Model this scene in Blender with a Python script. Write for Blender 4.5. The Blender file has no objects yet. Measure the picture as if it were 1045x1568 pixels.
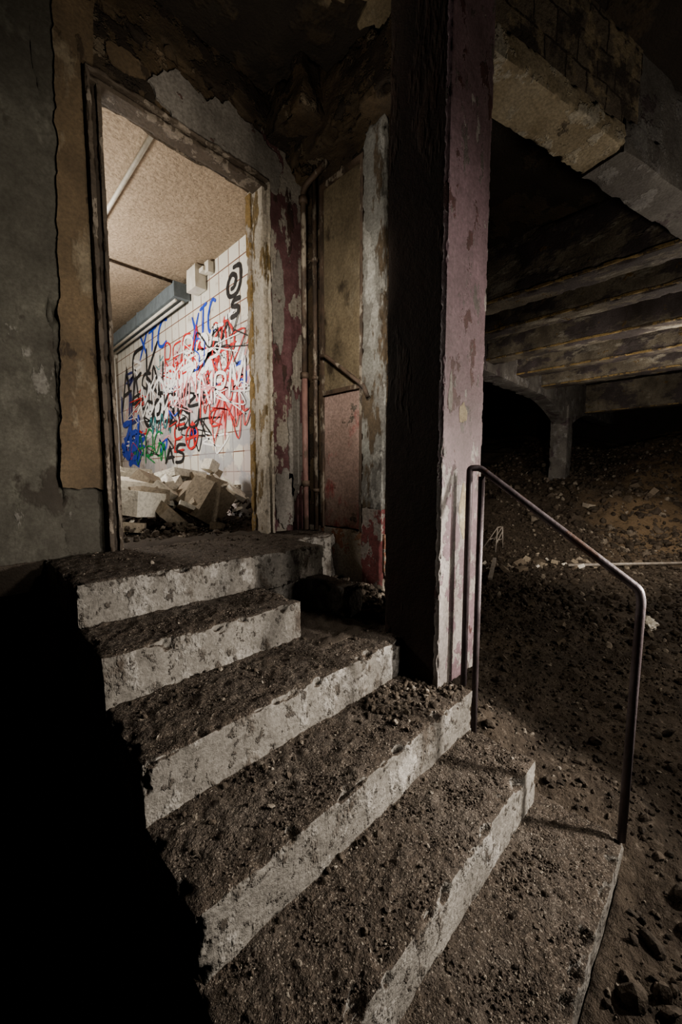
import bpy, bmesh, math, random
import numpy as np
random.seed(7); rng=np.random.default_rng(7)
Z0=1.35   # eye height above ground; geometry below is written relative to eye height
T=rng.random(65536)
def vnoise(P,seed=0):
    I=np.floor(P).astype(np.int64); f=P-I; u=f*f*(3-2*f)
    def h(dx,dy,dz):
        k=((I[:,0]+dx)*73856093)^((I[:,1]+dy)*19349663)^((I[:,2]+dz)*83492791)^(seed*2654435)
        k=(k^(k>>13))&0xffff
        return T[k]
    x,y,z=u[:,0],u[:,1],u[:,2]
    a=h(0,0,0)*(1-x)+h(1,0,0)*x; b=h(0,1,0)*(1-x)+h(1,1,0)*x
    c=h(0,0,1)*(1-x)+h(1,0,1)*x; d=h(0,1,1)*(1-x)+h(1,1,1)*x
    return (a*(1-y)+b*y)*(1-z)+(c*(1-y)+d*y)*z
def fbm(P,scale,oc=4,seed=0):
    s=np.zeros(len(P)); a=1.;t=0.
    for i in range(oc):
        s+=a*vnoise(P*scale*(2.03**i)+17.3*i,seed+i); t+=a; a*=.5
    return s/t
class Parts:
    def __init__(s): s.V=[];s.F=[];s.M=[];s.n=0;s.mats=[];s.S=[]
    def add(s,V,F,mat,smooth=True):
        V=np.asarray(V,float).reshape(-1,3); 
        if mat not in s.mats: s.mats.append(mat)
        mi=s.mats.index(mat)
        F=np.asarray(F,dtype=np.int64)
        s.V.append(V); s.F.append(F+s.n); s.M.append(mi); s.S.append(smooth); s.n+=len(V)
        return s
    def build(s,name,parent=None):
        V=np.concatenate(s.V).copy(); V[:,2]+=Z0
        me=bpy.data.meshes.new(name)
        loops=np.concatenate([f.ravel() for f in s.F])
        sizes=np.concatenate([np.full(len(f),f.shape[1]) for f in s.F])
        mi=np.concatenate([np.full(len(f),m) for f,m in zip(s.F,s.M)])
        sm=np.concatenate([np.full(len(f),m) for f,m in zip(s.F,s.S)])
        st=np.concatenate([[0],np.cumsum(sizes)[:-1]])
        me.vertices.add(len(V)); me.vertices.foreach_set('co',V.ravel().astype(np.float32))
        me.loops.add(len(loops)); me.loops.foreach_set('vertex_index',loops.astype(np.int32))
        me.polygons.add(len(sizes)); me.polygons.foreach_set('loop_start',st.astype(np.int32))
        me.polygons.foreach_set('material_index',mi.astype(np.int32))
        me.polygons.foreach_set('use_smooth',sm.astype(bool))
        for m in s.mats: me.materials.append(m)
        me.update(calc_edges=True); me.validate()
        ob=bpy.data.objects.new(name,me); bpy.context.scene.collection.objects.link(ob)
        if parent: ob.parent=parent
        return ob
def rbox(x0,x1,y0,y1,z0,z1,res=.03,amp=.003,chip=.0,cs=9.,grit=0.,seed=0,vs=6.):
    lo=np.array([x0,y0,z0],float);hi=np.array([x1,y1,z1],float)
    Vs=[];Fs=[];n=0;top=[]
    for ax in range(3):
        b,c=(ax+1)%3,(ax+2)%3
        nb=max(2,int((hi[b]-lo[b])/res)+2); nc=max(2,int((hi[c]-lo[c])/res)+2)
        gb,gc=np.meshgrid(np.linspace(lo[b],hi[b],nb),np.linspace(lo[c],hi[c],nc),indexing='ij')
        idx=np.arange(nb*nc).reshape(nb,nc)
        q=np.stack([idx[:-1,:-1],idx[1:,:-1],idx[1:,1:],idx[:-1,1:]],-1).reshape(-1,4)
        for side in (0,1):
            P=np.zeros((nb*nc,3)); P[:,b]=gb.ravel();P[:,c]=gc.ravel();P[:,ax]=hi[ax] if side else lo[ax]
            Vs.append(P); Fs.append((q if side else q[:,::-1])+n); n+=len(P)
            top.append(np.full(len(P),ax==2 and side==1))
    P=np.concatenate(Vs);F=np.concatenate(Fs);top=np.concatenate(top)
    D=np.minimum(P-lo,hi-P); ctr=(lo+hi)/2; sg=np.sign(ctr-P)
    o=np.argsort(D,axis=1,kind='stable'); r=np.arange(len(P)); e=D[r,o[:,1]]
    Q=P.copy()
    if chip>0:
        c=chip*np.clip(fbm(P+seed*3.1,cs,5,3)*5.2-2.45,.06,1.5)
        pull=np.maximum(0,c-e)*.75
        Q[r,o[:,0]]+=sg[r,o[:,0]]*pull
        Q[r,o[:,1]]+=sg[r,o[:,1]]*pull
    if amp>0:
        for k in range(3): Q[:,k]+=amp*2*(fbm(P+11*k+seed,vs,5,20+k)-.5)
    if grit>0:
        w=np.clip(e/.03,0,1)*top
        Q[:,2]+=grit*w*((fbm(P,34,4,9)**2)*2.2+fbm(P,6,2,5)*.6-.5)
    return Q,F
def xf(VF,ang=0,loc=(0,0,0),ax='z'):
    V,F=VF;c,s=math.cos(ang),math.sin(ang)
    R={'z':np.array([[c,-s,0],[s,c,0],[0,0,1]]),'x':np.array([[1,0,0],[0,c,-s],[0,s,c]]),'y':np.array([[c,0,s],[0,1,0],[-s,0,c]])}[ax]
    return V@R.T+np.array(loc),F
def tube(pts,r,n=12):
    pts=np.array(pts,float);V=[];F=[]
    prev=None
    for i,p in enumerate(pts):
        t=(pts[min(i+1,len(pts)-1)]-pts[max(i-1,0)]); t/=np.linalg.norm(t)
        if prev is None:
            a=np.array([1,0,0]) if abs(t[0])<.8 else np.array([0,1,0]); 
        else: a=prev
        u=a-t*np.dot(a,t);u/=np.linalg.norm(u);v=np.cross(t,u);prev=u
        rr=r if np.isscalar(r) else r[i]
        for k in range(n):
            th=2*math.pi*k/n; V.append(p+rr*(u*math.cos(th)+v*math.sin(th)))
    for i in range(len(pts)-1):
        for k in range(n):
            F.append((i*n+k,i*n+(k+1)%n,(i+1)*n+(k+1)%n,(i+1)*n+k))
    m=len(V);V.append(pts[0]);V.append(pts[-1]);B=[]
    for k in range(n):
        B.append((m,(k+1)%n,k)); b=(len(pts)-1)*n; B.append((m+1,b+k,b+(k+1)%n))
    return np.array(V),np.array(F),np.array(B)
def addtube(P,pts,r,mat,n=12):
    V,A,B=tube(pts,r,n); k=P.n
    P.add(V,A,mat); P.F.append(B+k);P.M.append(P.mats.index(mat));P.S.append(True);P.V.append(np.zeros((0,3)))
def bendline(pts,rad=.03,n=6):
    pts=[np.array(p,float) for p in pts];out=[pts[0]]
    for a,b,c in zip(pts,pts[1:],pts[2:]):
        u=(a-b)/np.linalg.norm(a-b);v=(c-b)/np.linalg.norm(c-b)
        for k in range(n+1):
            t=k/n; out.append((1-t)**2*(b+u*rad)+2*t*(1-t)*b+t*t*(b+v*rad))
    out.append(pts[-1]);return out
def ico(sub):
    bm=bmesh.new();bmesh.ops.create_icosphere(bm,subdivisions=sub,radius=1)
    V=np.array([v.co[:] for v in bm.verts]);F=np.array([[v.index for v in f.verts] for f in bm.faces]);bm.free();return V,F
ICO={1:ico(1),2:ico(2)}
def rocks(P,pts,size,mat,sub=1,var=6):
    pts=np.asarray(pts);size=np.asarray(size);B,F=ICO[sub]
    for v in range(var):
        sel=np.arange(v,len(pts),var)
        if len(sel)==0: continue
        b=B*(1+.55*(vnoise(B*1.6+v*7.7+50,v)[:,None]-.5)); b=b*(1+rng.uniform(-.13,.13,(len(b),1)))
        b=np.sign(b)*np.abs(b)**.85
        q=rng.normal(size=(len(sel),4));q/=np.linalg.norm(q,axis=1)[:,None];w,x,y,z=q.T
        R=np.stack([1-2*(y*y+z*z),2*(x*y-z*w),2*(x*z+y*w),2*(x*y+z*w),1-2*(x*x+z*z),2*(y*z-x*w),2*(x*z-y*w),2*(y*z+x*w),1-2*(x*x+y*y)],1).reshape(-1,3,3)
        sc=np.stack([np.ones(len(sel)),rng.uniform(.6,1,len(sel)),rng.uniform(.35,.8,len(sel))],1)*size[sel][:,None]
        L=b[None]*sc[:,None,:]
        W=np.einsum('nij,nkj->nki',R,L)
        W+=pts[sel][:,None,:]
        FF=(F[None]+(np.arange(len(sel))*len(B))[:,None,None]).reshape(-1,3)
        P.add(W.reshape(-1,3),FF,mat,False)
def chunk(P,c,s,mat,rot=None,n=16,boxy=.8):
    pts=rng.uniform(-1,1,(n,3)); 
    cor=np.array([[a,b,d] for a in(-1,1) for b in(-1,1) for d in(-1,1)])*rng.uniform(boxy,1,(8,3))
    pts=np.concatenate([cor,pts*.95])*np.array(s)/2
    a,b,g=rot if rot is not None else rng.uniform(-.6,.6,3)
    V=pts
    for ax,an in (('x',a),('y',b),('z',g)): V,_=xf((V,None),an,ax=ax)
    V=V+np.array(c)
    bm=bmesh.new()
    for v in V: bm.verts.new(v)
    bmesh.ops.convex_hull(bm,input=bm.verts)
    bmesh.ops.delete(bm,geom=[v for v in bm.verts if not v.link_faces],context='VERTS')
    bmesh.ops.triangulate(bm,faces=bm.faces); bm.verts.index_update()
    VV=np.array([v.co[:] for v in bm.verts]);FF=np.array([[v.index for v in f.verts] for f in bm.faces]);bm.free()
    P.add(VV,FF,mat,False)
def patch(P,axis,level,c,r,mat,th=.008,seed=0,n=140,jag=.35,poly=None):
    oth=[k for k in range(3) if k!=axis]
    an=np.linspace(0,2*math.pi,n,endpoint=False)
    if poly is None:
        base=np.stack([np.cos(an)*r[0],np.sin(an)*r[1]],1)+np.array(c)
    else:
        poly=np.array(poly,float);base=[];m=len(poly)
        for i in range(m):
            k=max(2,int(np.linalg.norm(poly[(i+1)%m]-poly[i])/.010))
            for t in range(k): base.append(poly[i]+(poly[(i+1)%m]-poly[i])*t/k)
        base=np.array(base);n=len(base);c=base.mean(0)
    P3=np.concatenate([base,np.full((n,1),seed*1.7)],1)
    if poly is None:
        f=1+jag*2*(fbm(P3,16,5,seed)-.5)*1.5; o2=np.array(c)+(base-np.array(c))*f[:,None]
    else:
        o2=base+.12*jag*2*np.stack([fbm(P3,14,5,seed)-.5,fbm(P3+30,14,5,seed)-.5],1)
    def to3(a,l):
        V=np.zeros((len(a),3));V[:,axis]=l;V[:,oth[0]]=a[:,0];V[:,oth[1]]=a[:,1];return V
    bm=bmesh.new(); vs=[bm.verts.new(v) for v in to3(o2,level+th)]
    f=bm.faces.new(vs); 
    r_=bmesh.ops.extrude_face_region(bm,geom=[f]); 
    for v in r_['geom']:
        if isinstance(v,bmesh.types.BMVert): v.co[axis]=level-th
    bmesh.ops.triangulate(bm,faces=bm.faces);bmesh.ops.recalc_face_normals(bm,faces=bm.faces);bm.verts.index_update()
    VV=np.array([v.co[:] for v in bm.verts]);FF=np.array([[v.index for v in f.verts] for f in bm.faces]);bm.free()
    P.add(VV,FF,mat,False)
# ---------------- materials
class MB:
    def __init__(s,name,rough=.85,spec=.3):
        s.m=bpy.data.materials.new(name);s.m.use_nodes=True;s.t=s.m.node_tree;s.n=s.t.nodes
        s.b=s.n['Principled BSDF'];s.b.inputs['Roughness'].default_value=rough
        s.b.inputs['Specular IOR Level'].default_value=spec
        s.co=s.n.new('ShaderNodeTexCoord').outputs['Object']
    def L(s,a,b): s.t.links.new(a,b)
    def vec(s,sc=(1,1,1),off=(0,0,0)):
        m=s.n.new('ShaderNodeMapping');m.inputs['Scale'].default_value=sc;m.inputs['Location'].default_value=off
        s.L(s.co,m.inputs['Vector']);return m.outputs[0]
    def noise(s,scale,detail=4,rough=.6,st=(1,1,1),off=0,dist=0.):
        n=s.n.new('ShaderNodeTexNoise');n.inputs['Scale'].default_value=scale;n.inputs['Detail'].default_value=min(detail,5)
        n.inputs['Roughness'].default_value=rough;n.inputs['Distortion'].default_value=dist
        s.L(s.vec(st,(off,off*1.3,off*.7)),n.inputs['Vector']);return n.outputs['Fac']
    def vor(s,scale,feat='F1',off=0):
        n=s.n.new('ShaderNodeTexVoronoi');n.feature=feat;n.inputs['Scale'].default_value=scale
        s.L(s.vec((1,1,1),(off,off,off)),n.inputs['Vector']);return n.outputs['Distance']
    def rng(s,f,a,b,lo=0.,hi=1.):
        n=s.n.new('ShaderNodeMapRange');s.L(f,n.inputs[0]);n.inputs[1].default_value=a;n.inputs[2].default_value=b
        n.inputs[3].default_value=lo;n.inputs[4].default_value=hi;return n.outputs[0]
    def math(s,op,a,b=0.):
        n=s.n.new('ShaderNodeMath');n.operation=op
        for i,v in enumerate((a,b)):
            if isinstance(v,(int,float)): n.inputs[i].default_value=v
            else: s.L(v,n.inputs[i])
        return n.outputs[0]
    def mix(s,f,a,b,mode='MIX'):
        n=s.n.new('ShaderNodeMix');n.data_type='RGBA';n.blend_type=mode
        if isinstance(f,(int,float)): n.inputs[0].default_value=f
        else: s.L(f,n.inputs[0])
        for i,v in ((6,a),(7,b)):
            if isinstance(v,tuple): n.inputs[i].default_value=(*v,1)
            else: s.L(v,n.inputs[i])
        return n.outputs[2]
    def axis(s,src='co',k=2):
        x=s.n.new('ShaderNodeSeparateXYZ')
        if src=='co': s.L(s.co,x.inputs[0])
        else:
            g=s.n.new('ShaderNodeNewGeometry');s.L(g.outputs['Normal'],x.inputs[0])
        return x.outputs[k]
    def fin(s,col,h=None,strength=.6,dist=.01):
        s.L(col,s.b.inputs['Base Color'])
        if h is not None:
            b=s.n.new('ShaderNodeBump');b.inputs['Strength'].default_value=strength;b.inputs['Distance'].default_value=dist
            s.L(h,b.inputs['Height']);s.L(b.outputs[0],s.b.inputs['Normal'])
        return s.m
DIRT=(.036,.028,.0215)
def concrete(name,c1,c2,layers=(),rough=.85,grain=60,bump=.6,dist=.012,up=None,grime=.5,spec=.3):
    M=MB(name,rough,spec)
    col=M.mix(M.rng(M.noise(3.2,5,.62),.35,.65),c1,c2)
    gn=M.noise(grain,4,.7)
    h=M.math('ADD',M.math('MULTIPLY',gn,.45),M.math('MULTIPLY',M.noise(9,5,.65,off=5),.6))
    for Lr in layers:
        ca,cb,sc,thr,w,st,off=Lr[:7]
        nz=M.noise(sc,5,.66,st,off)
        if len(Lr)>7:
            z0,z1,g=Lr[7]; nz=M.math('ADD',nz,M.rng(M.axis('co',2),z0+Z0,z1+Z0,-g,g))
        mk=M.rng(nz,thr,thr+w)
        lc=M.mix(M.rng(M.noise(sc*2.3,3,.6,off=off+9),.35,.65),ca,cb)
        col=M.mix(mk,col,lc); h=M.math('ADD',h,M.math('MULTIPLY',mk,.45))
    if grime>0:
        g=M.rng(M.noise(1.7,5,.7,(1,1,.55),31),.38,.68,0,grime)
        col=M.mix(g,col,(.020,.016,.012))
        f=M.rng(gn,.35,.65,0,.45); col=M.mix(f,col,(.032,.026,.020))
    if up:
        nzv=M.axis('n',2); mk=M.rng(M.math('ADD',nzv,M.math('MULTIPLY',M.noise(14,4,.7,off=2),.5)),up[1],up[1]+.25)
        dn=M.noise(55,4,.75,off=12); dc=M.mix(M.rng(dn,.35,.7),up[0],tuple(x*2.6 for x in up[0]))
        dc=M.mix(M.rng(M.noise(5,4,.7,off=22),.46,.66,0,.75),dc,(.10,.084,.070))
        dc=M.mix(M.rng(M.noise(190,2,.6,off=8),.58,.68),dc,(.26,.225,.185))
        col=M.mix(mk,col,dc); h=M.math('ADD',h,M.math('MULTIPLY',M.math('MULTIPLY',dn,mk),1.1))
    return M.fin(col,h,bump,dist)
m_stair=concrete('stair_concrete',(.30,.28,.25),(.19,.175,.155),[((.44,.415,.38),(.36,.34,.31),7,.52,.10,(1,1,.7),4),((.075,.062,.05),(.11,.09,.072),9,.55,.10,(1,1,.6),8),((.13,.115,.10),(.10,.085,.07),24,.58,.06,(1,1,.8),28)],up=(DIRT,.72),grain=70,bump=1.,dist=.013,grime=.5)
m_dirt=concrete('stair_dirt',(.045,.035,.027),(.09,.072,.056),grain=90,bump=1,dist=.015,grime=.3)
m_wallgrey=concrete('grey_plaster',(.130,.124,.102),(.072,.067,.055),[((.20,.19,.16),(.16,.158,.125),2.6,.53,.12,(1,1,.6),3),((.045,.038,.03),(.06,.052,.042),3.5,.58,.05,(1,1,.7),14),((.27,.255,.23),(.22,.21,.185),5,.66,.03,(1,1,.5),25)],grime=.6)
m_tan=concrete('tan_plaster',(.18,.13,.08),(.125,.09,.056),[((.25,.205,.145),(.20,.16,.11),4,.56,.06,(1,1,.4),3),((.05,.035,.024),(.075,.052,.034),5,.56,.04,(1,1,.5),9)],grime=.5)
m_brown=concrete('brown_lintel_plaster',(.115,.08,.045),(.065,.048,.032),[((.22,.18,.13),(.17,.12,.075),5,.58,.03,(1,1,1),3),((.028,.021,.016),(.042,.03,.02),4,.53,.03,(1,1,1),12)],grime=.6,bump=.9,dist=.02)
m_plaster=concrete('peeling_plaster',(.27,.25,.225),(.19,.175,.155),[((.12,.07,.06),(.1,.06,.06),6,.62,.02,(1,1,1),5)],grime=.5)
m_purple=concrete('peeling_purple_paint',(.33,.30,.26),(.24,.21,.17),[((.10,.045,.048),(.15,.075,.08),6.5,.48,.015,(1,1,.45),3),((.045,.028,.025),(.07,.036,.03),9,.58,.02,(1,1,.3),13)],grime=.5)
m_colface=concrete('column_purple_paint',(.36,.33,.31),(.26,.23,.21),[((.20,.135,.15),(.165,.108,.122),6.5,.455,.012,(1,1,.55),3,(-1.1,.9,.10)),((.07,.03,.03),(.10,.045,.045),8,.61,.02,(1,1,.6),17),((.10,.085,.08),(.14,.12,.11),14,.60,.02,(1,1,.4),27)],grime=.5,rough=.55,spec=.45,dist=.008)
m_coldark=concrete('column_shaded_side',(.04,.022,.017),(.025,.015,.012),[((.065,.036,.026),(.045,.028,.02),4,.58,.05,(1,1,.3),3)],grime=.6)  # maroon side, its shade away from the key light put into the colour
m_panel=concrete('tan_side_panel',(.26,.215,.145),(.18,.145,.095),[((.32,.285,.215),(.24,.195,.13),3.5,.52,.15,(1,1,.5),3),((.06,.045,.03),(.05,.035,.02),4.5,.56,.10,(1,1,.6),9)],grime=.6)
m_pink=concrete('pink_side_panel',(.42,.31,.28),(.33,.24,.21),[((.38,.12,.12),(.30,.10,.095),4,.52,.10,(1,1,.6),6,(.45,-.4,.13)),((.12,.1,.08),(.2,.17,.15),7,.64,.02,(1,1,1),16)],grime=.4)
m_postpaint=concrete('pale_post_paint',(.25,.25,.23),(.16,.152,.14),[((.36,.355,.33),(.30,.295,.27),6,.55,.03,(1,1,.4),3),((.08,.06,.04),(.12,.09,.06),8,.53,.05,(1,1,.3),23)],grime=.55)
m_postred=concrete('red_post_base_paint',(.36,.32,.29),(.26,.23,.2),[((.22,.07,.07),(.17,.055,.055),5,.45,.02,(1,1,.6),3)],grime=.4)
m_redwhite=concrete('red_white_plinth_paint',(.50,.46,.40),(.38,.33,.27),[((.42,.20,.14),(.36,.22,.14),5,.54,.02,(1,1,1),3)],grime=.3)
m_beam=concrete('beam_concrete',(.27,.24,.19),(.16,.138,.108),[((.38,.355,.30),(.31,.285,.235),4,.56,.05,(1,.4,1),3),((.08,.07,.07),(.11,.092,.095),2.3,.48,.06,(1,.6,1),12),((.22,.145,.06),(.17,.12,.05),5,.62,.05,(1,1,1),22)],grime=.7)
m_ochre=concrete('rusty_beam_edge',(.36,.26,.12),(.25,.18,.085),[((.15,.12,.09),(.1,.08,.06),6,.52,.03,(1,1,1),22)],grime=.5)
m_beamlow=concrete('beam_underside_concrete',(.38,.33,.24),(.28,.23,.15),[((.44,.41,.34),(.37,.33,.25),6,.55,.04,(1,1,1),3),((.12,.10,.07),(.17,.14,.10),5,.61,.04,(1,1,1),13)],grime=.35)
m_greybeam=concrete('grey_beam_concrete',(.21,.20,.185),(.13,.12,.115),[((.30,.295,.28),(.22,.21,.21),4,.55,.05,(1,1,1),3),((.10,.08,.09),(.12,.095,.10),3,.58,.05,(1,1,1),13)],grime=.5)
m_ceil=concrete('dark_brown_ceiling',(.036,.029,.022),(.02,.016,.013),[((.075,.055,.034),(.05,.038,.026),1.8,.56,.05,(1,1,1),3)],grime=.5,bump=.9,dist=.02)  # near-black brown with random lighter patches
m_frame=concrete('weathered_brown_frame',(.12,.095,.072),(.07,.053,.04),[((.25,.21,.17),(.19,.16,.13),12,.55,.02,(1,1,.4),3)],grime=.4,rough=.7)
m_framed=concrete('dark_frame_rebate',(.05,.036,.026),(.03,.022,.016),[((.15,.12,.09),(.12,.1,.07),12,.62,.02,(1,1,.4),3)],grime=.4,rough=.7)
m_framew=concrete('peeling_white_frame',(.47,.43,.37),(.36,.315,.25),[((.12,.085,.04),(.2,.14,.06),9,.57,.02,(1,1,.35),3)],grime=.35,rough=.7)
m_reveal=concrete('ochre_reveal',(.30,.20,.08),(.22,.15,.06),[((.42,.38,.32),(.35,.3,.25),9,.52,.02,(1,1,.5),3)],grime=.4)
m_roomceil=concrete('stippled_room_ceiling',(.46,.365,.27),(.40,.315,.23),grain=38,bump=1,dist=.02,grime=.15)
m_roomwall=concrete('room_wall_paint',(.5,.46,.4),(.4,.36,.3),grime=.3)
m_void=concrete('unlit_black',(.018,.014,.011),(.01,.008,.007),grime=.5)  # near-black colour standing in for places no light reaches
def ground_mat():
    M=MB('rubble_soil',.9,.25)
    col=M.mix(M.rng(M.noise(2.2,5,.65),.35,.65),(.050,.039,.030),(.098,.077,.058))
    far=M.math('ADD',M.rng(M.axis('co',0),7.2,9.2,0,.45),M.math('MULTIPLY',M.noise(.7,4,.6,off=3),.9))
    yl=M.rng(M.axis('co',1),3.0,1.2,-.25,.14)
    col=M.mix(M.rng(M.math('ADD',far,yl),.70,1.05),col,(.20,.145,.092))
    col=M.mix(M.rng(M.noise(30,5,.7,off=7),.55,.72),col,(.18,.15,.12))
    col=M.mix(M.rng(M.noise(9,5,.7,off=17),.55,.70),col,(.020,.016,.012))
    h=M.math('ADD',M.noise(30,5,.75),M.math('MULTIPLY',M.noise(110,3,.7,off=3),.4))
    h=M.math('ADD',h,M.math('MULTIPLY',M.vor(26,off=2),.5))
    return M.fin(col,h,1.,.022)
m_ground=ground_mat()
def rockmat(name,a,b,c):
    M=MB(name,.85,.3)
    g=M.n.new('ShaderNodeNewGeometry').outputs['Random Per Island']
    col=M.mix(g,a,b); col=M.mix(M.rng(g,.88,.95),col,c)
    nn=M.noise(45,4,.7)
    col=M.mix(M.rng(nn,.45,.7,0,.6),col,tuple(x*.3 for x in a))
    return M.fin(col,nn,.7,.01)
m_rock=rockmat('brown_stones',(.042,.033,.025),(.10,.079,.060),(.22,.19,.155))
m_grit=rockmat('dark_grit',(.036,.028,.022),(.10,.08,.063),(.28,.245,.20))
m_plchunk=rockmat('white_plaster_chunks',(.72,.69,.62),(.6,.56,.49),(.8,.78,.72))
m_conchunk=rockmat('broken_concrete_chunks',(.25,.21,.16),(.36,.31,.245),(.5,.46,.4))
m_debris=rockmat('dusty_brick_debris',(.12,.095,.07),(.22,.18,.14),(.42,.38,.32))
def metal(name,a,b,rough=.45,met=.6,c=None):
    M=MB(name,rough,.5);M.b.inputs['Metallic'].default_value=met
    col=M.mix(M.rng(M.noise(14,5,.7,(1,1,.5)),.42,.6),a,b)
    if c: col=M.mix(M.rng(M.noise(9,5,.7,(1,1,.4),5),.55,.6),col,c)
    return M.fin(col,M.noise(70,4,.7),.4,.004)
m_rail=metal('painted_steel_rail',(.065,.05,.052),(.115,.095,.10),.5,.3,(.06,.032,.022))
m_pipe=metal('rusty_conduit',(.10,.07,.05),(.05,.037,.028),.7,.2,(.24,.21,.17))
m_pinkpipe=metal('faded_pink_conduit',(.20,.115,.10),(.12,.07,.06),.7,.0,(.08,.055,.04))
m_duct=metal('grey_blue_duct',(.16,.19,.21),(.12,.145,.16),.6,.1)
m_rod=metal('dull_grey_rod',(.34,.31,.28),(.24,.21,.18),.6,.1)
m_white=metal('white_enamel',(.66,.63,.57),(.56,.53,.46),.5,0)
def tile_mat():
    M=MB('graffiti_wall_tiles',.35,.5)
    sx=M.n.new('ShaderNodeSeparateXYZ');M.L(M.co,sx.inputs[0]);cx=M.n.new('ShaderNodeCombineXYZ')
    M.L(sx.outputs[1],cx.inputs[0]);M.L(sx.outputs[2],cx.inputs[1])
    b=M.n.new('ShaderNodeTexBrick');M.L(cx.outputs[0],b.inputs['Vector']);b.offset=0;b.squash=1
    b.inputs['Scale'].default_value=1;b.inputs['Brick Width'].default_value=.20;b.inputs['Row Height'].default_value=.20
    b.inputs['Mortar Size'].default_value=.006;b.inputs['Mortar Smooth'].default_value=.1
    b.inputs['Color1'].default_value=(.74,.72,.66,1);b.inputs['Color2'].default_value=(.66,.64,.58,1);b.inputs['Mortar'].default_value=(.20,.10,.07,1)
    z=M.axis('co',2)
    band=M.rng(z,Z0+1.65,Z0+1.35)
    p1=M.math('MULTIPLY',M.rng(M.noise(2.1,5,.6,off=3),.47,.51),band)
    col=M.mix(M.math('MULTIPLY',p1,.7),b.outputs['Color'],(.50,.43,.43))
    p2=M.math('MULTIPLY',M.rng(M.noise(2.6,5,.6,off=23),.51,.54),band)
    col=M.mix(M.math('MULTIPLY',p2,.7),col,(.36,.38,.42))
    col=M.mix(M.rng(M.noise(5,5,.7,off=40),.58,.64,0,.5),col,(.22,.17,.12))
    return M.fin(col,M.math('SUBTRACT',1.,b.outputs['Fac']),.5,.004)
m_tile=tile_mat()
def brick_mat():
    M=MB('sooty_block_facing',.9,.2)
    b=M.n.new('ShaderNodeTexBrick')
    sx=M.n.new('ShaderNodeSeparateXYZ');M.L(M.co,sx.inputs[0]);cx=M.n.new('ShaderNodeCombineXYZ')
    wob=M.math('MULTIPLY',M.noise(9,3,.6),.04)
    M.L(M.math('ADD',sx.outputs[0],wob),cx.inputs[0]);M.L(M.math('ADD',sx.outputs[2],wob),cx.inputs[1]);M.L(cx.outputs[0],b.inputs['Vector'])
    b.inputs['Scale'].default_value=1;b.inputs['Brick Width'].default_value=.17;b.inputs['Row Height'].default_value=.16;b.inputs['Mortar Size'].default_value=.006
    b.inputs['Color1'].default_value=(.15,.125,.095,1);b.inputs['Color2'].default_value=(.105,.088,.07,1);b.inputs['Mortar'].default_value=(.04,.032,.025,1)
    col=M.mix(M.rng(M.noise(6,5,.7),.50,.58),b.outputs['Color'],(.22,.18,.12))
    col=M.mix(M.rng(M.noise(4,5,.7,off=9),.50,.58),col,(.055,.046,.038))
    h=M.math('ADD',M.math('SUBTRACT',1.,b.outputs['Fac']),M.math('MULTIPLY',M.noise(30,5,.7),.8))
    return M.fin(col,h,.9,.012)
m_brick=brick_mat()
def paint(name,c):
    M=MB(name,.5,.4); col=M.mix(M.rng(M.noise(18,3,.6),.35,.7,0,.5),c,tuple(min(1,x*1.6+.04) for x in c)); return M.fin(col)
PC={k:paint('spray_paint_'+k,v) for k,v in dict(blue=(.02,.06,.45),black=(.012,.012,.014),red=(.50,.03,.03),white=(.85,.85,.85),green=(.02,.25,.07),navy=(.02,.03,.16),pink=(.6,.30,.32),teal=(.05,.22,.24)).items()}

# ---------------- staircase
NY=[1.68,1.36,1.02,.725,.46,.184]; NZ=[-.40,-.57,-.74,-.91,-1.08,-1.25]
XL,XR=.30,1.52
P=Parts()
back=[2.343]+[y+.06 for y in NY[:-1]]
for i,(y,z) in enumerate(zip(NY,NZ)):
    xr=[1.53,1.10,XR,XR,XR,1.575][i]
    V,F=rbox(XL,xr,y,back[i],z-.19,z,res=.0075 if i>0 else .011,amp=.0055,chip=.030,cs=20,grit=.009,seed=i,vs=14)
    P.add(V,F,m_stair)
    P.add(*rbox(XL+.04,(1.08 if i==1 else XR-.02),y+.025,2.34,-1.7,z-.10,res=.08,amp=.003),m_stair)
P.add(*rbox(1.40,XR,1.36,1.74,-.80,-.57,res=.01,amp=.006,chip=.035,cs=20),m_stair)
P.add(*rbox(1.08,1.42,1.20,1.72,-1.0,-.735,res=.02,amp=.006,grit=.02),m_dirt)
P.add(*rbox(1.50,1.93,1.99,2.343,-.75,-.405,res=.02,amp=.006,chip=.03,grit=.012),m_stair)
P.add(*rbox(1.50,1.92,1.14,2.05,-1.4,-.72,res=.02,amp=.010,chip=.04,grit=.02),m_dirt)
stair=P.build('concrete_staircase')
P=Parts();pts=[];sz=[]
for i,(y,z) in enumerate(zip(NY,NZ)):
    yb=[2.33]+NY[:-1]; n=[3000,3000,4000,5500,8000,9000][i]
    x=rng.uniform(XL+.02,[XR,1.08,XR,XR,XR,XR][i]-.02,n); t=rng.random(n); 
    yy=y+.015+(yb[i]-y-.015)*t
    s=np.clip(rng.gamma(1.6,.0010,n)+.0009,.001,.008)
    q=np.stack([x,yy,np.full(n,z)],1)
    keep=fbm(q,7,3,77)>rng.uniform(.30,.66,n)
    q=q[keep];s=s[keep]; q[:,2]+=.001+s*.3; pts.append(q);sz.append(s)
rocks(P,np.concatenate(pts),np.concatenate(sz),m_grit,1)
pts=[];sz=[]
for k in range(240):
    i=random.choices([0,2,3,4,5],[1,1.5,2,2,2])[0]; yb=([2.33]+NY[:-1])[i]
    t=random.random()**.5; s=random.uniform(.005,.012)
    pts.append((random.uniform(XL+.04,XR-.04),NY[i]+.03+(yb-NY[i]-.04)*t,NZ[i]+s*.4));sz.append(s)
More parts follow.
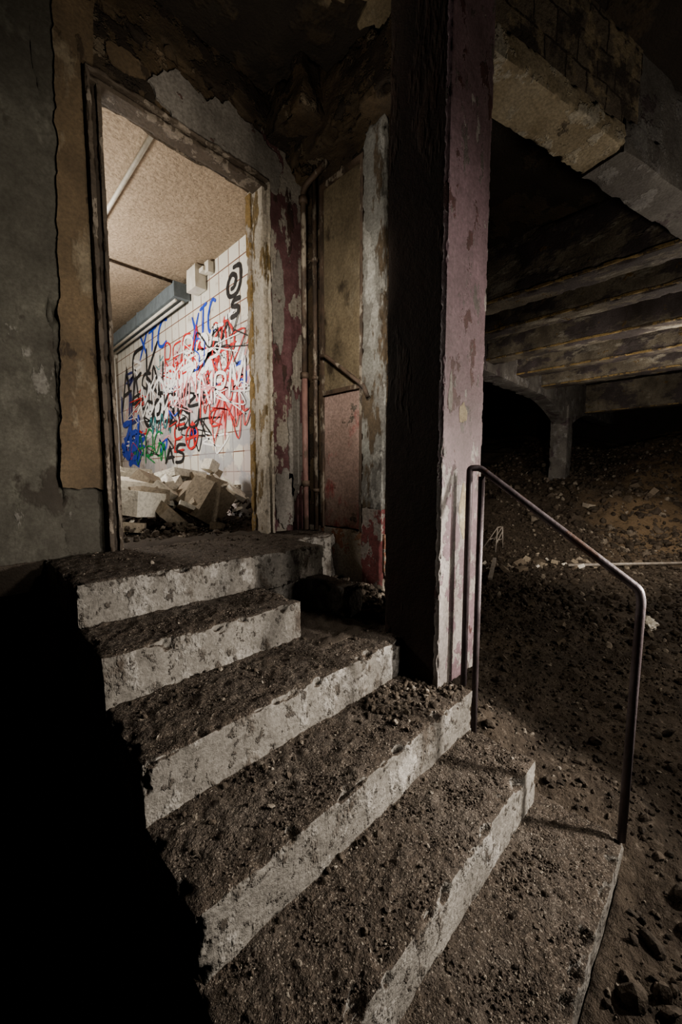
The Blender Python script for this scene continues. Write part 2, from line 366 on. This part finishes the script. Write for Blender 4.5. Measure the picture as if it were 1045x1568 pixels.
for k in range(240):
    s=random.uniform(.005,.016); pts.append((random.uniform(1.1,1.5),random.uniform(.76,1.0),-.91+s*.4));sz.append(s)
for k in range(260):
    s=random.uniform(.006,.025); pts.append((random.uniform(1.53,1.90),random.uniform(1.15,1.95),-.715+s*.5));sz.append(s)
rocks(P,np.array(pts),np.array(sz),m_rock,2)
P.build('grit',stair)

# ---------------- entrance wall
WB=2.47
P=Parts()
P.add(*rbox(-3.2,.40,2.35,WB,-.52,2.5,res=.03,amp=.008,chip=.03),m_wallgrey)
P.add(*rbox(.38,.62,2.352,WB,-.42,2.5,res=.02,amp=.006,chip=.03),m_wallgrey)
P.add(*rbox(.60,1.58,2.345,WB,1.93,2.5,res=.02,amp=.012,chip=.02),m_brown)
P.add(*rbox(1.60,2.10,2.35,WB,-.42,2.5,res=.02,amp=.008,chip=.03),m_purple)
patch(P,1,2.345,None,None,m_tan,.012,13,jag=.16,poly=[(.385,-.05),(.585,-.07),(.59,.8),(.59,1.9),(.62,1.97),(.66,2.5),(.475,2.5),(.455,1.6),(.42,.8)])
P.add(*rbox(.46,1.95,2.31,2.36,2.27,2.52,res=.015,amp=.016,chip=.06,cs=12),m_brown)
patch(P,1,2.337,None,None,m_plaster,.009,3,jag=.7,poly=[(1.02,1.97),(1.50,1.95),(1.72,1.94),(1.78,2.10),(1.62,2.25),(1.35,2.27),(1.18,2.22),(1.00,2.24),(.90,2.12)])
patch(P,1,2.34,(.78,2.12),(.10,.06),m_tan,.006,5)
patch(P,1,2.345,(1.72,1.2),(.05,.35),m_plaster,.006,8)
patch(P,1,2.345,(1.86,.2),(.07,.40),m_plaster,.006,9)
patch(P,1,2.345,(.16,.95),(.04,.10),m_plaster,.003,11,jag=.8)
patch(P,1,2.345,(1.75,-.15),(.09,.22),m_plaster,.006,12)
P.add(*rbox(-3.2,.30,2.75,2.85,-1.5,-.56,res=.15),m_void)  # black backing below the wall, painted as the unlit pit
P.build('wall_entrance')
P=Parts()
def jamb(x0,sgn,mo,mi):
    for a,b,y0,y1,m,zt in [(0,.022,2.288,2.42,mo,1.95),(.022,.046,2.312,2.42,mi,1.94),(.046,.066,2.292,2.40,mo,1.905),(.0,.060,2.34,WB+.01,mi,1.93)]:
        xa,xb=sorted((x0+sgn*a,x0+sgn*b)); P.add(*rbox(xa,xb,y0,y1,-.41,zt,res=.011,amp=.0025,chip=.008,cs=20),m)
jamb(.573,1,m_frame,m_framed); jamb(1.625,-1,m_framew,m_framew)
for a,b,y0,m in [(1.935,1.957,2.288,m_frame),(1.911,1.937,2.312,m_framed),(1.889,1.912,2.292,m_frame)]:
    P.add(*rbox(.575,1.622,y0-.002,2.40,a,b,res=.011,amp=.0025,chip=.008,cs=20),m)
P.add(*rbox(1.555,1.575,2.43,WB+.02,-.41,1.91,res=.015,amp=.003,chip=.014,cs=16),m_reveal)
P.build('door_frame')
# ---------------- room behind
P=Parts()
P.add(*rbox(2.05,2.15,WB,7.4,-.45,2.6,res=.1,amp=.001),m_tile);P.build('wall_tiled')
P=Parts();P.add(*rbox(-1.6,2.15,7.3,7.4,-.45,2.6,res=.15,amp=.002),m_roomwall);P.build('wall_room_back')
P=Parts();P.add(*rbox(-1.7,-1.6,WB,7.4,-.45,2.6,res=.15,amp=.002),m_roomwall);P.build('wall_room_left')
P=Parts();P.add(*rbox(-1.6,2.06,WB-.01,7.35,2.20,2.3,res=.06,amp=.004),m_roomceil)
P.build('ceiling_room')
P=Parts();V,F=rbox(-1.6,2.06,2.345,7.35,-.55,-.41,res=.05,amp=.004,grit=.03);P.add(V,F,m_dirt);P.build('floor_room')
P=Parts()
addtube(P,[(1.05,2.5,2.17),(1.05,7.2,2.17)],.016,m_white);P.build('ceiling_conduit')
P=Parts()
addtube(P,[(-1.4,4.6,2.18),(2.02,4.6,2.18)],.012,m_pipe);P.build('ceiling_cable_pipe')
P=Parts()
P.add(*rbox(1.86,2.03,4.45,7.2,1.97,2.12,res=.08,amp=.001,chip=.008),m_duct)
P.add(*rbox(1.855,2.035,4.43,4.46,1.965,2.125,res=.05,amp=.0),m_duct)
P.add(*rbox(1.855,2.035,5.6,5.63,1.965,2.125,res=.05,amp=.0),m_duct)
addtube(P,[(1.90,4.5,1.955),(1.90,7.1,1.955)],.016,m_white);addtube(P,[(1.98,4.5,1.955),(1.98,7.1,1.955)],.016,m_white)
for y in(4.8,6.2): P.add(*rbox(1.92,1.98,y,y+.05,2.11,2.19,res=.05,amp=.0),m_duct)
P.build('fluorescent_light_fixture')
P=Parts()
P.add(*rbox(1.92,2.04,4.05,4.26,1.96,2.19,res=.03,amp=.001,chip=.01),m_white)
P.add(*rbox(1.98,2.04,3.88,3.96,2.07,2.18,res=.03,amp=.001,chip=.01),m_white)
P.add(*rbox(1.96,2.04,3.95,4.06,2.10,2.14,res=.03,amp=.0),m_white);P.build('junction_box')
P=Parts()
addtube(P,[(1.98,7.15,-.4),(1.98,7.15,1.9)],.03,m_white);P.build('wall_downpipe')
GL={'X':[[(0,0),(1,1)],[(0,1),(1,0)]],'T':[[(0,.9),(1,1)],[(.5,1),(.45,0)]],'C':[[(1,.9),(.5,1),(.05,.6),(.1,.15),(.5,0),(1,.1)]],
'8':[[(.5,.5),(.1,.7),(.4,1),(.8,.8),(.5,.5),(.1,.25),(.4,0),(.85,.2),(.5,.5)]],'A':[[(0,0),(.5,1),(.95,0)],[(.15,.35),(1,.4)]],
'E':[[(1,1),(.1,.95),(.1,.5),(.8,.55)],[(.1,.5),(0,0),(1,.05)]],'K':[[(.1,1),(.1,0)],[(1,1),(.1,.45),(1,0)]],'S':[[(1,.95),(.3,1),(.1,.7),(.8,.45),(.7,.05),(0,0)]],
'O':[[(.5,1),(.05,.6),(.3,0),(.9,.2),(.95,.8),(.5,1)]],'R':[[(.1,0),(.1,1),(.8,.9),(.7,.5),(.1,.5),(1,0)]],'M':[[(0,0),(.1,1),(.5,.3),(.9,1),(1,0)]],
'Z':[[(0,1),(1,.95),(0,.05),(1,0)]],'N':[[(0,0),(.1,1),(.9,0),(1,1)]],'W':[[(0,1),(.25,0),(.5,.8),(.75,0),(1,1)]],'V':[[(0,1),(.4,0),(1,1)]],'L':[[(0,1),(.1,0),(1,.1)]],
'@':[[(.5,1),(.05,.75),(0,.3),(.4,0),(.85,.15),(1,.6),(.7,.95),(.5,1)],[(.2,.1),(.5,1.1),(.8,.0)],[(-.1,.4),(1.1,.5)]],'I':[[(.5,1),(.4,0)]],'~':[[(0,.5),(.2,.9),(.4,.1),(.6,.9),(.8,.1),(1,.6)]],'U':[[(0,1),(.05,.2),(.5,0),(.9,.2),(1,1)]],
'/':[[(0,0),(1,1)]],'G':[[(1,.9),(.4,1),(0,.5),(.4,0),(.95,.1),(.95,.5),(.5,.5)]],'Q':[[(.3,.3),(.6,.35),(.7,.7),(.3,.9),(0,.5),(.2,.05),(.8,0),(1.1,.4),(1,1.05),(.4,1.15)]]}
def smooth_line(p):
    p=np.array(p,float)
    if len(p)<4: 
        out=[]
        for a,b in zip(p,p[1:]): out+=[a+(b-a)*t/6 for t in range(6)]
        return np.array(out+[p[-1]])
    out=[]
    for i in range(len(p)-1):
        p0=p[max(i-1,0)];p1=p[i];p2=p[i+1];p3=p[min(i+2,len(p)-1)]
        for t in np.linspace(0,1,7)[:-1]:
            out.append(.5*((2*p1)+(-p0+p2)*t+(2*p0-5*p1+4*p2-p3)*t*t+(-p0+3*p1-3*p2+p3)*t**3))
    return np.array(out+[p[-1]])
gcount=[0]
def stroke(P,pts,w,mat):
    gcount[0]+=1; X=2.0485-.00006*gcount[0]
    V=[];F=[];n=len(pts)
    for i in range(n):
        t=pts[min(i+1,n-1)]-pts[max(i-1,0)];t=t/(np.linalg.norm(t)+1e-9);nn=np.array([-t[1],t[0]])
        ww=w*(.5 if i in(0,n-1) else random.uniform(.85,1.1))
        for sgn in(-1,1):
            q=pts[i]+nn*sgn*ww/2;V.append((X,q[0],q[1]))
    for i in range(n-1):F.append((2*i,2*i+1,2*i+3,2*i+2))
    P.add(V,F,mat,False)
def tag(P,txt,Ya,Yb,zc,h,col,w=.03,slant=.12):
    n=len(txt);cw=(Ya-Yb)/n
    for k,ch in enumerate(txt):
        y0=Ya-cw*k; dz=random.uniform(-.08,.08)*h; hh=h*random.uniform(.85,1.1)
        for st in GL.get(ch,[]):
            pts=smooth_line(st); q=np.stack([y0-(pts[:,0]*.86+pts[:,1]*slant)*cw, zc-h/2+dz+pts[:,1]*hh],1)
            stroke(P,q,w,PC[col])
P=Parts()
for (y,z,ry,rz,c) in [(4.9,1.15,.6,.2,'white'),(3.7,.75,.3,.25,'pink'),(6.6,.45,.5,.25,'blue'),(5.6,.8,.4,.2,'white'),(4.2,1.3,.3,.22,'white'),(3.45,1.0,.2,.25,'white')]:
    gcount[0]+=1; an=np.linspace(0,2*math.pi,40,endpoint=False);f=1+.5*np.sin(an*3+y)*.4+.12*rng.normal(size=40)
    V=[(2.0485-.00006*gcount[0],y,z)]+[(2.0485-.00006*gcount[0],y+ry*math.cos(a)*g,z+rz*math.sin(a)*g) for a,g in zip(an,f)]
    P.add(V,[(0,k+1,(k+1)%40+1) for k in range(40)],PC[c],False)
def scribbles(n,seed,w=(.015,.022,.04)):
    r=random.Random(seed)
    for k in range(n):
        y0=r.uniform(3.3,6.9);z0=r.uniform(.35,1.55);s=r.uniform(.12,.28);m=r.randint(4,8)
        p=[(y0+r.uniform(-1.6,1.6)*s,z0+r.uniform(-1,1)*s*.8) for _ in range(m)]
        p=[(max(3.1,a),b) for a,b in p]
        c=r.choices(['black','white','red','pink','navy','teal','blue'],[4,6,3,2,1,1,1])[0]
        stroke(P,smooth_line(p),r.choice(w),PC[c])
scribbles(55,3)
for a in [("XTC",6.15,5.12,1.84,.32,'blue',.045),("XTC",4.45,3.86,1.68,.36,'blue',.036),("Q",3.64,3.38,1.84,.20,'black',.045),("S",3.58,3.38,1.62,.15,'black',.045),
("AEK",7.05,5.45,1.45,.72,'black',.055),("ASN",6.6,5.3,1.25,.5,'black',.045),("RESA",5.27,4.2,1.5,.36,'red',.022),("WER",5.0,4.2,1.35,.3,'red',.02),
("@",3.98,3.48,1.30,.46,'red',.028),("MORZE",6.2,3.95,1.12,.36,'white',.045),("XNKE",6.0,4.2,1.22,.3,'white',.035),("GQSK",6.1,4.55,.90,.36,'black',.05),
("UL",7.1,6.2,1.05,.5,'navy',.06),("NAOG",6.8,5.4,.50,.36,'green',.03),("VR~",6.6,5.2,.32,.26,'green',.025),("BE@",5.4,4.35,.48,.3,'red',.03),("~M",5.9,5.1,.7,.3,'teal',.03),
("MZRL",4.3,3.25,.78,.42,'red',.020),("VN",4.1,3.4,.55,.36,'red',.016),("KAZ",4.4,3.3,1.15,.4,'red',.016),("~~",6.4,4.8,.95,.2,'white',.04),("ROS",4.7,3.7,1.42,.3,'white',.035),
("NW",4.4,3.4,1.48,.24,'black',.018),("SI",4.4,4.05,1.35,.3,'blue',.02),("AS",5.35,4.7,.28,.22,'black',.04),("ZU",7.1,6.3,.62,.45,'blue',.09),("UZ",7.0,6.4,.50,.4,'blue',.08),("//",3.9,3.2,1.0,.7,'red',.012),("AEU",5.2,4.3,.7,.24,'black',.03),("WNM",4.9,3.9,1.0,.3,'pink',.03),("~",3.7,3.2,.62,.3,'red',.018),("L/",5.2,4.6,.85,.5,'red',.016),("NRM",4.3,3.3,.95,.3,'white',.04)]:
    tag(P,*a)
scribbles(16,9,(.012,.018))
P.build('graffiti')
P=Parts()
for k in range(95):
    y=random.uniform(2.8,4.6); x=random.uniform(.75,1.85); top=-.4+.36*math.exp(-((y-3.4)/.6)**2)*min(1,.5+.35*x)
    s=random.uniform(.06,.24); w=random.random()<.62
    d=(s*1.2,s,s*(.35 if w else .65)); chunk(P,(x,y,top+random.uniform(-.05,.05)),d,m_plchunk if w else m_conchunk,rng.uniform(-.8,.8,3))
for c,s,m,r in [((1.42,2.92,-.20),(.28,.24,.32),m_conchunk,(.3,.5,.4)),((1.15,2.92,-.30),(.28,.2,.09),m_conchunk,(.4,.7,.2)),((.95,2.98,-.19),(.28,.22,.18),m_plchunk,(.1,.1,.5)),
    ((1.0,3.3,-.06),(.5,.3,.08),m_plchunk,(.15,.1,.2)),((1.45,3.5,.0),(.4,.3,.07),m_plchunk,(-.2,.1,.4)),((.95,3.7,.02),(.26,.22,.15),m_plchunk,(.4,.2,.4)),((1.75,3.5,.10),(.12,.11,.11),m_plchunk,(.1,.4,.4)),
    ((1.25,3.2,-.26),(.3,.2,.16),m_conchunk,(.5,.1,.9)),((1.62,3.3,-.1),(.3,.28,.2),m_conchunk,(.1,.3,.2)),((1.2,3.8,.0),(.5,.25,.1),m_plchunk,(.1,.1,1.2)),((.88,2.9,-.35),(.2,.14,.07),m_conchunk,(.1,.1,1.2)),((1.38,2.68,-.37),(.12,.09,.06),m_conchunk,(.1,.2,.9))]:
    chunk(P,c,s,m,r,10,.88)
pts=np.stack([rng.uniform(.72,1.95,1800),rng.uniform(2.5,4.2,1800),np.full(1800,-.398)],1); pts[:,2]+=.22*np.exp(-((pts[:,1]-3.4)/.5)**2)
rocks(P,pts,np.clip(rng.gamma(1.6,.005,1800),.003,.03),m_rock,1)
pp=pts[::4]+np.array([.03,.02,.01]); pp=pp[pp[:,1]>2.9]
rocks(P,pp,np.clip(rng.gamma(2,.006,len(pp)),.004,.04),m_plchunk,1)
P.build('rubble_pile')

# ---------------- stair side wall (right of door), panel, posts
P=Parts()
P.add(*rbox(1.96,2.12,1.52,2.45,-1.4,2.5,res=.03,amp=.006,chip=.02),m_brown)
P.add(*rbox(1.945,1.97,1.76,2.12,.60,1.97,res=.02,amp=.003,chip=.01),m_panel)
P.add(*rbox(1.945,1.97,1.76,2.12,-.36,.58,res=.02,amp=.003,chip=.01),m_pink)
P.add(*rbox(1.935,1.97,1.54,2.3,-.75,-.37,res=.012,amp=.006,chip=.03,cs=14),m_redwhite)
P.add(*rbox(1.92,1.99,1.56,1.73,-.22,2.1,res=.012,amp=.004,chip=.02,cs=16),m_postpaint)
P.add(*rbox(1.92,1.99,1.56,1.73,-1.2,-.20,res=.012,amp=.004,chip=.012),m_postred)
for y in (1.745,2.125): P.add(*rbox(1.925,1.965,y-.012,y+.012,-.37,1.99,res=.03,amp=.002),m_pipe)
P.add(*rbox(1.925,1.965,1.74,2.13,.575,.605,res=.03,amp=.002),m_pipe)
P.add(*rbox(1.925,1.965,1.74,2.13,1.96,1.99,res=.03,amp=.002),m_pipe)
P.build('wall_stair_side')
P=Parts()
addtube(P,bendline([(1.90,2.10,.84),(1.90,2.06,.84),(1.90,1.70,.58),(1.90,1.66,.50)],.02),.014,m_pipe)
for y,z in((2.06,.835),(1.74,.60)): addtube(P,[(1.90,y,z),(1.95,y,z)],.008,m_pipe)
P.build('wall_handrail')
P=Parts()
addtube(P,bendline([(1.85,2.22,.72),(1.85,2.22,1.85),(1.85,2.22,1.98),(1.92,2.05,2.1)],.05),.020,m_pipe)
addtube(P,[(1.85,2.22,-.39),(1.85,2.22,.72)],.022,m_pinkpipe)
for z in(.72,-.05,1.9): addtube(P,[(1.85,2.22,z-.02),(1.85,2.22,z+.02)],.032,m_pipe)
P.build('conduit_pipe')
P=Parts()
addtube(P,[(1.895,2.155,-.39),(1.895,2.155,2.12)],.017,m_pipe)
for z in(.70,-.1,1.5): addtube(P,[(1.895,2.155,z-.012),(1.895,2.155,z+.012)],.024,m_pipe)
P.build('conduit_pipe')
P=Parts()
P.add(*rbox(1.80,2.25,.9,2.36,2.10,2.5,res=.015,amp=.03,chip=.09,cs=10,vs=8),m_brown)
P.add(*rbox(1.62,1.95,1.95,2.34,2.22,2.5,res=.015,amp=.03,chip=.08,cs=10,vs=8),m_brown)
P.build('ceiling_downstand_beam')
# ---------------- column
P=Parts()
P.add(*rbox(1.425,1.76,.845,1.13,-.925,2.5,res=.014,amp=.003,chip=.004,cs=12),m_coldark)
P.add(*rbox(1.42,1.765,.835,.86,-.92,2.5,res=.008,amp=.0015,chip=.007,cs=30,seed=4),m_colface)
patch(P,1,.836,(1.575,.28),(.035,.05),m_beamlow,.002,3,jag=.7)
patch(P,1,.836,(1.47,.33),(.015,.09),m_plaster,.002,6,jag=.6)
patch(P,1,.836,(1.60,-.15),(.03,.10),m_beamlow,.002,7,jag=.7)
P.build('concrete_column')
# ---------------- handrail
P=Parts()
addtube(P,bendline([(1.535,.775,-.91),(1.535,.775,.035),(1.555,.74,.035),(1.56,.19,-.365),(1.56,.182,-.40),(1.56,.19,-1.25)],.014),.0135,m_rail,14)
addtube(P,[(1.562,.735,-1.16),(1.562,.735,.0)],.0135,m_rail,14)
P.build('stair_handrail')

# ---------------- ground
def H(x,y):
    Pt=np.stack([x,y,np.zeros_like(x)],1)
    z=-1.35+.09*(fbm(Pt,1.6,3,40)-.5)
    m=np.clip((x-5.7-(2.6-y)*.93)*.73+.9*(fbm(Pt,.8,2,8)-.5),0,None)
    m=np.where(m<1.,m*m*.5,m-.5)
    z+=m*(.33+.075*np.clip(2.8-y,0,4))
    z=np.minimum(z,1.55+0*z)
    z+=.22*np.exp(-(((x-1.75)/.28)**2+((y-.95)/.40)**2))
    z+=.06*np.exp(-(((x-1.7)/.3)**2+((y-.3)/.40)**2))
    z+=.05*(fbm(Pt,7,3,60)-.5)+.03*(fbm(Pt,24,3,61)-.5)
    z+=np.clip((x-6)/3,0,1)*.16*(fbm(Pt,3,3,64)-.5)
    ins=(x<1.5)&(y>.2); z=np.where(ins,-1.42,z)
    return z
xs=np.concatenate([np.arange(-3.2,.6,.2),np.arange(.6,5,.02),np.arange(5,9,.04),np.arange(9,17,.1)])
ys=np.concatenate([np.arange(-4,-1,.15),np.arange(-1,3,.02),np.arange(3,9,.1)])
gx,gy=np.meshgrid(xs,ys,indexing='ij');z=H(gx.ravel(),gy.ravel())
idx=np.arange(gx.size).reshape(gx.shape);q=np.stack([idx[:-1,:-1],idx[1:,:-1],idx[1:,1:],idx[:-1,1:]],-1).reshape(-1,4)
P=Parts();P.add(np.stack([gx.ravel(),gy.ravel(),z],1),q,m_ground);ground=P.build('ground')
def onground(n,x0,x1,y0,y1,a,b,mx,lift=.25):
    x=rng.uniform(x0,x1,n);y=rng.uniform(y0,y1,n);k=~((x<1.6)&(y>.15)&(y<1.0)|(x<1.98)&(y>.95));x,y=x[k],y[k]
    s=np.clip(rng.gamma(a,b,len(x)),.003,mx);z=H(x,y)+s*lift;return np.stack([x,y,z],1),s
P=Parts()
p,s=onground(22000,.8,4.2,-1.3,3.0,1.7,.0030,.02);rocks(P,p,s,m_rock,1)
p,s=onground(1100,.8,5,-1.3,3.0,2.2,.0075,.034);rocks(P,p,s,m_rock,2)
p,s=onground(8000,4,9,-.6,3.4,2,.008,.06);rocks(P,p,s,m_rock,1)
p,s=onground(4500,8,15,-.6,5,2.2,.014,.10);rocks(P,p,s,m_rock,1)
P.build('rubble',ground)
def gz(x,y,d=0): return float(H(np.array([x]),np.array([y]))[0])+d
P=Parts()
for k in range(70):
    x=random.uniform(5.2,7.4); y=2.6-(x-5.6)*.93+random.gauss(.05,.25);s=random.choice([.04,.05,.07,.11])*random.uniform(.8,1.2)
    chunk(P,(x,y,gz(x,y)+s*.2),(s*1.5,s,s*.6),random.choice([m_debris,m_debris,m_conchunk,m_debris,m_plchunk]),rng.uniform(-.7,.7,3))
for x,y,s in [(2.8,1.1,.05),(3.4,.9,.06),(4.2,1.4,.08),(3.8,1.0,.06),(9.5,2.1,.16),(10.5,1.2,.2),(8.8,1.2,.12),(11.5,1.6,.2),(9.9,1.5,.14),(9.2,.9,.12)]:
    chunk(P,(x,y,gz(x,y)+s*.2),(s*1.3,s,s*.6),m_debris,rng.uniform(-.7,.7,3))
P.build('broken_brick_heap')
P=Parts();za=max(gz(6.35+.1*k,1.62-.1*k) for k in range(14))+.04
addtube(P,[(6.35,1.62,za),(7.65,.32,za+.03)],.022,m_rod);P.build('fallen_pipe')
P=Parts();P.add(*xf(xf(rbox(-.45,.45,-.025,.025,-.012,.012,res=.05,amp=.002),-.10,ax='y'),.35,(5.2,2.25,gz(5.2,2.25,.09))),m_rod);P.build('timber_batten')
P=Parts();c=np.array([6.6,2.75,gz(6.6,2.75)])
for a,b in [((-.15,0,0),(-.1,0,.42)),((.15,0,0),(.1,0,.42)),((-.1,0,.42),(.1,0,.42)),((-.12,0,.2),(.12,0,.2)),((-.15,.25,0),(-.1,.0,.42)),((.15,.25,0),(.1,.0,.42)),((-.13,.14,.2),(.13,.14,.2)),((-.13,.02,.1),(.12,.0,.35))]:
    addtube(P,[c+np.array(a)*1.0,c+np.array(b)*1.0],.010,m_rod,8)
P.build('steel_trestle')
def rag(c,s,mat):
    bm=bmesh.new();bmesh.ops.create_icosphere(bm,subdivisions=4,radius=1)
    V=np.array([v.co[:] for v in bm.verts]);F=np.array([[v.index for v in f.verts] for f in bm.faces]);bm.free()
    r=.6+.9*np.abs(fbm(V+5,2.2,4,3)-.5)*2; V=V*r[:,None]*np.array(s)+np.array(c); P.add(V,F,mat,False)
P=Parts();rag((4.3,.45,gz(4.3,.45,.04)),(.10,.08,.07),m_white);P.build('crumpled_plastic_bag')
m_cloth=paint('blue_grey_cloth',(.05,.065,.08))
P=Parts();rag((1.38,-.10,gz(1.38,-.1,.02)),(.10,.06,.05),m_cloth);P.build('crumpled_rag')
# ---------------- ceiling, beams
P=Parts();P.add(*rbox(-3.2,17,-4,2.36,2.5,2.6,res=.09,amp=.02),m_ceil)
P.add(*rbox(2.1,17,2.3,9,2.5,2.6,res=.2,amp=.02),m_ceil)
for (x,y,rx,ry,sd) in [(1.72,1.35,.16,.20,1),(1.5,1.62,.12,.08,2),(1.95,1.1,.10,.12,4)]:
    patch(P,2,2.475,(x,y),(rx,ry),m_panel,.008,sd,jag=.7)
P.build('ceiling')
for (x,w,zb) in [(4.35,.30,1.9),(5.2,.28,1.9),(6.4,.32,1.9),(7.7,.32,1.9),(9.05,.35,1.9),(12.6,.35,1.75)]:
    P=Parts();P.add(*rbox(x,x+w,-4,3.02,zb,2.52,res=.04,amp=.008,chip=.03,cs=10),m_beam)
    P.add(*rbox(x-.012,x+.02,-4,3.02,zb+.005,zb+.035,res=.02,amp=.006,chip=.012,cs=10),m_ochre);P.build('concrete_ceiling_beam')
P=Parts();P.add(*rbox(2.3,16.5,3.0,3.35,1.75,2.52,res=.06,amp=.008,chip=.03,cs=8),m_greybeam)
def haunch(P,x,L,d,y0,y1,zt,mat):
    n=10;V=[];F=[]
    for i in range(n+1):
        t=i/n; xx=x+L*t; zz=zt-d*(1-t)**2
        for y in(y0,y1): V+= [(xx,y,zt+.05),(xx,y,zz)]
    for i in range(n):
        a=4*i;b=a+4; F+=[(a,a+1,b+1,b),(a+2,b+2,b+3,a+3),(a+1,a+3,b+3,b+1)]
    P.add(V,F,mat,False)
girder=P.build('concrete_girder')
P=Parts();gp=gz(11.2,3.15)
P.add(*rbox(11.0,11.42,2.98,3.38,gp-.4,1.78,res=.05,amp=.006,chip=.03),m_greybeam)
haunch(P,11.0,-2.2,.45,3.02,3.33,1.78,m_greybeam);haunch(P,11.42,2.2,.45,3.02,3.33,1.78,m_greybeam)
P.build('post',girder)
P=Parts();ang=math.atan2(-.291,.981)
def sk(a): return xf(a,ang,(1.80,.885,0))
P.add(*sk(rbox(-.1,1.15,0,.24,1.90,2.02,res=.015,amp=.004,chip=.02,cs=16)),m_beamlow)
P.add(*sk(rbox(-.1,1.3,.012,.23,2.0,2.5,res=.02,amp=.006,chip=.02)),m_brick)
P.add(*sk(rbox(1.13,5.5,-.005,.245,1.885,2.06,res=.03,amp=.005,chip=.015)),m_greybeam)
P.add(*sk(rbox(1.13,5.5,.02,.23,2.03,2.5,res=.04,amp=.006,chip=.02)),m_greybeam)
P.build('block_faced_beam')
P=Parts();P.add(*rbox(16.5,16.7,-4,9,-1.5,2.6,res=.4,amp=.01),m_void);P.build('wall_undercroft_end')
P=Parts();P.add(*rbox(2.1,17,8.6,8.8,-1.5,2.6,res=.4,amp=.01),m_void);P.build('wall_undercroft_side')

# ---------------- lights
from mathutils import Vector
def look(ob,tgt):
    d=Vector(tgt)-ob.location; ob.rotation_euler=d.to_track_quat('-Z','Y').to_euler()
def spot(name,loc,tgt,W,col,ang=90,blend=.8,r=.05):
    l=bpy.data.lights.new(name,'SPOT');l.energy=W;l.color=col;l.spot_size=math.radians(ang);l.spot_blend=blend;l.shadow_soft_size=r
    o=bpy.data.objects.new(name,l);bpy.context.scene.collection.objects.link(o);o.location=(loc[0],loc[1],loc[2]+Z0)
    look(o,(tgt[0],tgt[1],tgt[2]+Z0));return o
def point(name,loc,W,col,r=.1):
    l=bpy.data.lights.new(name,'POINT');l.energy=W;l.color=col;l.shadow_soft_size=r
    o=bpy.data.objects.new(name,l);bpy.context.scene.collection.objects.link(o);o.location=(loc[0],loc[1],loc[2]+Z0)
spot('torch_stairs',(2.1,-.75,-.05),(1.10,.95,-.85),330,(1,.935,.855),76,1.,.05)
spot('stairs_fill',(1.75,-1.1,.85),(1.35,1.0,-.05),185,(1,.935,.855),85,1.,.12)  # added fill, lifts treads and upper column face
point('room_lamp',(.2,4.3,1.3),185,(1,.95,.87),.2)
point('undercroft_lamp',(3.3,-.9,.2),85,(1,.90,.77),.15)
spot('torch_undercroft',(3.2,.3,-.2),(10,2.6,.5),480,(1,.90,.78),75,.9,.1)
point('undercroft_far_fill',(7.2,.0,.6),150,(1,.90,.78),.2)  # added unseen fill for the mound and far beams
spot('torch_side_wall',(.8,1.1,1.0),(1.95,2.1,.8),85,(1,.92,.80),80,.9,.08)
spot('lintel_fill',(.8,1.2,.9),(1.5,2.2,2.4),46,(1,.91,.78),90,.9,.08)  # added fill, brightens the dark corner overhead
spot('door_wall_fill',(.9,.2,.9),(.40,2.35,.9),115,(1,.93,.81),80,1.,.1)  # added fill, raises the door wall and frame
w=bpy.data.worlds.new('World');bpy.context.scene.world=w;w.use_nodes=True
w.node_tree.nodes['Background'].inputs[0].default_value=(.75,.85,1,1);w.node_tree.nodes['Background'].inputs[1].default_value=.006
cam=bpy.data.cameras.new('Camera');co=bpy.data.objects.new('Camera',cam);bpy.context.scene.collection.objects.link(co)
cam.sensor_fit='VERTICAL';cam.sensor_height=36;cam.lens=13.7;cam.clip_start=.02
co.location=(0,0,Z0);co.rotation_euler=(math.radians(90-5.2),0,math.radians(-45))
bpy.context.scene.camera=co
try: bpy.context.scene.view_settings.look='AgX - Medium High Contrast'
except Exception as e: print(e)
